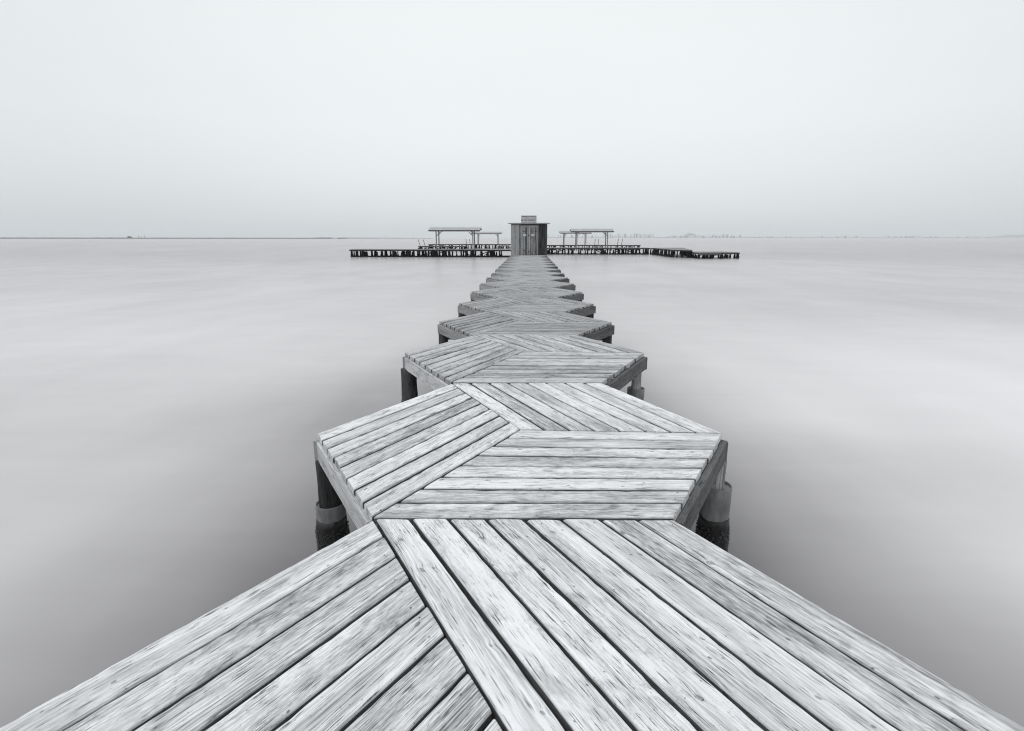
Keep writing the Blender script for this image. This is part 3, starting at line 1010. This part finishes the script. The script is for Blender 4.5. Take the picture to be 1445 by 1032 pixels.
ladder('slanted ladder at the tip of the short low left jetty', 592.5, 599.5, ym_ + .3, -.10, -.38)
ladder('slanted ladder on the farthest left jetty, between the shelter posts', 658.5, 663.3, ybl - .1, -.04, -.2, 1.1)
ladder('slanted ladder on the farthest right jetty, left of the larger shelter post', 839.5, 844.2, ybr - .1, -.04, .13)
ladder('slanted ladder on the farthest right jetty, right of the shelters', 871.5, 877.3, ybr - .1, -.04, .25)


# ------------------------------------------------------------------ buoys, boats and marks
def buoy(px, py, label, r=.34):
    p = wat(px, py)
    root = empty('buoy', p, label, 'buoy', 'white mooring buoys')
    mb = MB()
    mb.lathe((0, 0, 0), [(r * math.cos(t), r * .25 + r * math.sin(t)) for t in [R(a) for a in range(-80, 81, 16)]], 16)
    mb.build('float', M['white'], root)
    mb = MB(); mb.lathe((0, 0, 0), [(r * .12, r * 1.2), (r * .14, r * 1.45), (r * .05, r * 1.5)], 8); mb.build('shackle', M['steel'], root)


buoy(121.0, 341.8, 'left one of the two white buoys near the left edge')
buoy(126.2, 341.4, 'right one of the two white buoys near the left edge', .42)
buoy(961.5, 341.0, 'lone white buoy beyond the right jetty end', .5)

LD_ = 1300.0


def ridge(name, px0, px1, Y, hfun, depth, mat, n=160, label='', cat='land'):
    mb = MB()
    a, b = atY(px0, Y), atY(px1, Y)
    rings, uvr = [], []
    for i in range(n + 1):
        s = i / n
        x = a.x + (b.x - a.x) * s
        h = hfun(s, px0 + (px1 - px0) * s)
        rings.append([(x, Y, WATER - .3), (x, Y + depth * .12, WATER + h * .8), (x, Y + depth * .3, WATER + h), (x, Y + depth, WATER - .3)])
        uvr.append((s * 100, [0, 1, 2, 3, 4]))
    mb.grid(rings, uvr, .5, smooth=False)
    return tag(mb.build(name, mat), label, cat, kind='structure')


ridge('land', -90, 470, LD_, lambda s, px: (2.7 - .7 * s) * (1 + .35 * noise.noise(Vector((px * .35, 1, 2)))), 120, M['scrub'], 420,
      'thin dark spit of land along the left horizon')
ridge('land', 440, 604, LD_ * 1.35, lambda s, px: 2.9 * (1 - .55 * s) * (1 + .3 * noise.noise(Vector((px * .4, 5, 2)))), 120, M['scrub'], 160,
      'fainter end of the land spit left of the shelters')


def far_tree(px, Y, h, label):
    p = atY(px, Y, WATER + 1.6)
    root = empty('tree', p, label, 'tree')
    mb = MB(); mb.lathe((0, 0, 0), [(.35, -2.4), (.25, h * .4), (.1, h * .8)], 7); mb.build('trunk', M['scrub'], root)
    rs = random.Random(5)
    mb = MB()
    for _ in range(260):
        o = Vector((rs.gauss(0, h * .55), rs.gauss(0, h * .4), h * .55 + rs.gauss(0, h * .16)))
        d = Vector((rs.gauss(0, 1), rs.gauss(0, 1), rs.gauss(0, 1))).normalized() * .9
        e = d.orthogonal().normalized() * .6
        b = len(mb.v); mb.v += [tuple(o - d), tuple(o + e), tuple(o + d), tuple(o - e)]
        mb.face((b, b + 1, b + 2, b + 3), ((0, 0),) * 4)
    mb.build('crown', M['scrub'], root)


far_tree(182.5, LD_ + 30, 4.2, 'dark clump of trees on the left land spit')


def mast(px, Y, h, label, cat='pole', r=.35):
    p = atY(px, Y, WATER)
    root = empty('marker_post', p, label, cat)
    mb = MB(); mb.lathe((0, 0, 0), [(r, -.4), (r * .9, h * .5), (r * .7, h)], 8); mb.build('post', M['darkmetal'], root)
    mb = MB(); mb.lathe((0, 0, 0), [(r * .5, h), (r * 2, h + r), (r * 2, h + 2 * r), (r * .4, h + 4.5 * r)], 8); mb.build('topmark', M['darkmetal'], root)


mast(195.8, LD_ + 20, 5.4, 'leftmost thin pole on the left land spit', r=.45)
mast(199.2, LD_ + 20, 4.8, 'middle thin pole on the left land spit', r=.4)
mast(204.0, LD_ + 20, 5.6, 'rightmost thin pole on the left land spit', r=.45)
mast(544.6, 1900, 6.0, 'small dark channel marker left of the shelters', 'channel marker', .5)
mast(583.6, 2100, 5.0, 'tiny channel marker just left of the larger left shelter', 'channel marker', .45)
mast(677.2, 900, 4.4, 'marker post on the horizon between the left shelters', 'channel marker', .3)

# a white motor boat by the spit
bp_ = atY(472.4, 1230, WATER)
boat = empty('motor_boat', bp_, 'tiny white motor boat on the left horizon', 'boat')
mb = MB()
rings, uvr = [], []
for s in range(9):
    t = s / 8
    x = -6.5 + 13 * t
    wd = 1.9 * (1 - max(0, (t - .45) / .55) ** 2) + .02
    rings.append([(x, -wd, 1.5 + .5 * t), (x, -wd * .7, -.2 + .5 * max(0, t - .7)), (x, wd * .7, -.2 + .5 * max(0, t - .7)), (x, wd, 1.5 + .5 * t)])
    uvr.append((x, [0, 1, 2, 3, 4]))
mb.grid(rings, uvr, .5); mb.build('hull', M['white'], boat)
mb = MB(); mb.beam((-3.5, 0, 2.6), (2.2, 0, 2.6), 2.6, 2.2, ch=.4); mb.build('cabin', M['white'], boat)
mb = MB(); mb.lathe((.6, 0, 0), [(.14, 3.7), (.1, 8.5)], 8); mb.build('mast', M['darkmetal'], boat)

# ------------------------------------------------------------------ far shore
CD = 5200.0
CP = CD / F                                                # metres per pixel there (about)
ridge('shore', 765, 1500, CD + 120, lambda s, px: 9 + 5 * noise.noise(Vector((px * .05, 3, 1))), 300, M['hill'], 200,
      'low faint far shoreline along the right horizon', 'shore')
ridge('hill', 967, 989, CD + 420, lambda s, px: 48 * max(0.0, math.sin(math.pi * s)) ** .8 + 2, 400, M['hill'], 40, 'faint round hill above the far shore', 'hill')
ridge('hill', 1405, 1520, CD + 620, lambda s, px: 30 * min(1, s * 4) * (1 + .15 * noise.noise(Vector((px * .1, 0, 0)))) + 2, 400, M['hill'], 60,
      'faint low hill at the right edge of the horizon', 'hill')
ridge('hill', 940, 968, CD + 480, lambda s, px: 20 * max(0.0, math.sin(math.pi * s)) + 2, 300, M['hill'], 40, 'faint low rise left of the round hill', 'hill')
rs = random.Random(21)
segs = [(772, 802, 7, 2.5, 5.0, 1.2), (803, 850, 11, 1.8, 3.8, 2.2), (851, 884, 15, 3.0, 5.8, 2.0), (885, 924, 17, 3.0, 6.0, 2.2), (946, 1000, 17, 2.0, 3.6, 2.6), (1001, 1046, 17, 2.0, 4.6, 2.2),
        (1050, 1140, 14, 1.2, 2.8, 3.0), (1145, 1218, 13, 1.5, 3.4, 2.0), (1246, 1305, 12, 1.6, 4.0, 2.4), (1308, 1400, 9, 1.2, 2.4, 3.0)]
GB = 'hazy apartment blocks along the far right shore'
for x0, x1, n, h0, h1, wmax in segs:
    for i in range(n):
        px = x0 + (x1 - x0) * (i + rs.uniform(.15, .85)) / n
        h = rs.uniform(h0, h1) * CP
        wd = rs.uniform(.8, wmax) * CP / 2
        p = atY(px, CD + rs.uniform(0, 60), WATER + 1.5)
        root = empty('apartment_block', p, 'pale hazy apartment block in the row along the far right shore', 'building', GB)
        mb = MB()
        mb.box(-wd, wd, 0, 14, -2, h)
        k = max(2, int(h / 4))
        for q in range(1, k):                                    # balcony slabs
            z = h * q / k
            mb.box(-wd * .92, wd * .92, -1.4, -.02, z, z + 1.0)
        mb.box(-wd * .35 + rs.uniform(-.3, .3) * wd, wd * .25, 3, 9, h + .02, h + 3.2)
        mb.build('wall', M['render_wall'] if rs.random() < .62 else M['render_grey'], root)

# ------------------------------------------------------------------ sky and sun
SUN_AZ, SUN_EL = R(-112), R(56)             # azimuth from +Y towards +X: from the left, a little behind the viewer
wd = bpy.data.worlds.new('World'); S.world = wd
wd.use_nodes = True
t = wd.node_tree; t.nodes.clear()
W = NT.__new__(NT); W.t = t; W.m = wd
W.out = t.nodes.new('ShaderNodeOutputWorld')
bg = t.nodes.new('ShaderNodeBackground')
W.l(bg.outputs[0], W.out.inputs[0])
dirv = W.n('ShaderNodeTexCoord').outputs['Generated']
nrm = W.n('ShaderNodeVectorMath', operation='NORMALIZE'); W.l(dirv, nrm.inputs[0])
sp = W.n('ShaderNodeSeparateXYZ'); W.l(nrm.outputs[0], sp.inputs[0])
el = W.math('MAXIMUM', sp.outputs[2], 0.0)
ov = W.ramp(el, [(0.0, (.64, .675, .695)), (.04, (.675, .71, .73)), (.10, (.735, .77, .79)), (.177, (.775, .81, .825)), (.355, (.765, .805, .815)), (1.0, (1.44, 1.47, 1.49))])
# a broad brighter break in the cloud ahead
gd = Vector((0.035, .95, .28)).normalized()
dt = W.n('ShaderNodeVectorMath', operation='DOT_PRODUCT'); W.l(nrm.outputs[0], dt.inputs[0]); dt.inputs[1].default_value = gd
glow = W.mrange(dt.outputs['Value'], .70, 1.0, 0.0, .095)
cl = W.noise(W.comb(W.math('MULTIPLY', sp.outputs[0], 2.0), W.math('MULTIPLY', sp.outputs[1], 2.0), W.math('MULTIPLY', sp.outputs[2], 9.0)), 1.0, 3.0, .5)
ov2 = W.mixc(1.0, ov, W.comb(glow, glow, glow), 'ADD')
cm = W.math('MULTIPLY_ADD', W.math('SUBTRACT', cl, .5), .05, 1.0)
ov3 = W.n('ShaderNodeVectorMath', operation='SCALE'); W.l(ov2, ov3.inputs[0]); W.l(cm, ov3.inputs['Scale'])
sky = W.n('ShaderNodeTexSky', sky_type='NISHITA')
sky.sun_disc = False; sky.sun_elevation = SUN_EL; sky.sun_rotation = SUN_AZ; sky.dust_density = 6.0; sky.air_density = 2.0
bw = W.n('ShaderNodeRGBToBW'); W.l(sky.outputs[0], bw.inputs[0])
skg = W.math('MULTIPLY', bw.outputs[0], 0.008)
fin = W.mixc(1.0, ov3.outputs[0], W.comb(skg, skg, skg), 'ADD')
W.l(fin, bg.inputs['Color'])
bg.inputs['Strength'].default_value = 1.0

sd = bpy.data.lights.new('sun', 'SUN'); so = bpy.data.objects.new('sun', sd); COL.objects.link(so)
sd.energy = 0.8; sd.angle = R(60); sd.color = (1.0, .985, .97)
dv = Vector((math.sin(SUN_AZ) * math.cos(SUN_EL), math.cos(SUN_AZ) * math.cos(SUN_EL), math.sin(SUN_EL)))
so.rotation_euler = dv.to_track_quat('Z', 'Y').to_euler()
so.location = dv * 60

vs = S.view_settings
vs.view_transform = 'Standard'; vs.look = 'None'; vs.exposure = 0.0; vs.gamma = 1.0; vs.use_curve_mapping = False
S.render.engine = 'CYCLES'
S.cycles.volume_bounces = 1
S.cycles.max_bounces = 8
S.cycles.use_denoising = True
S.cycles.filter_width = 1.15
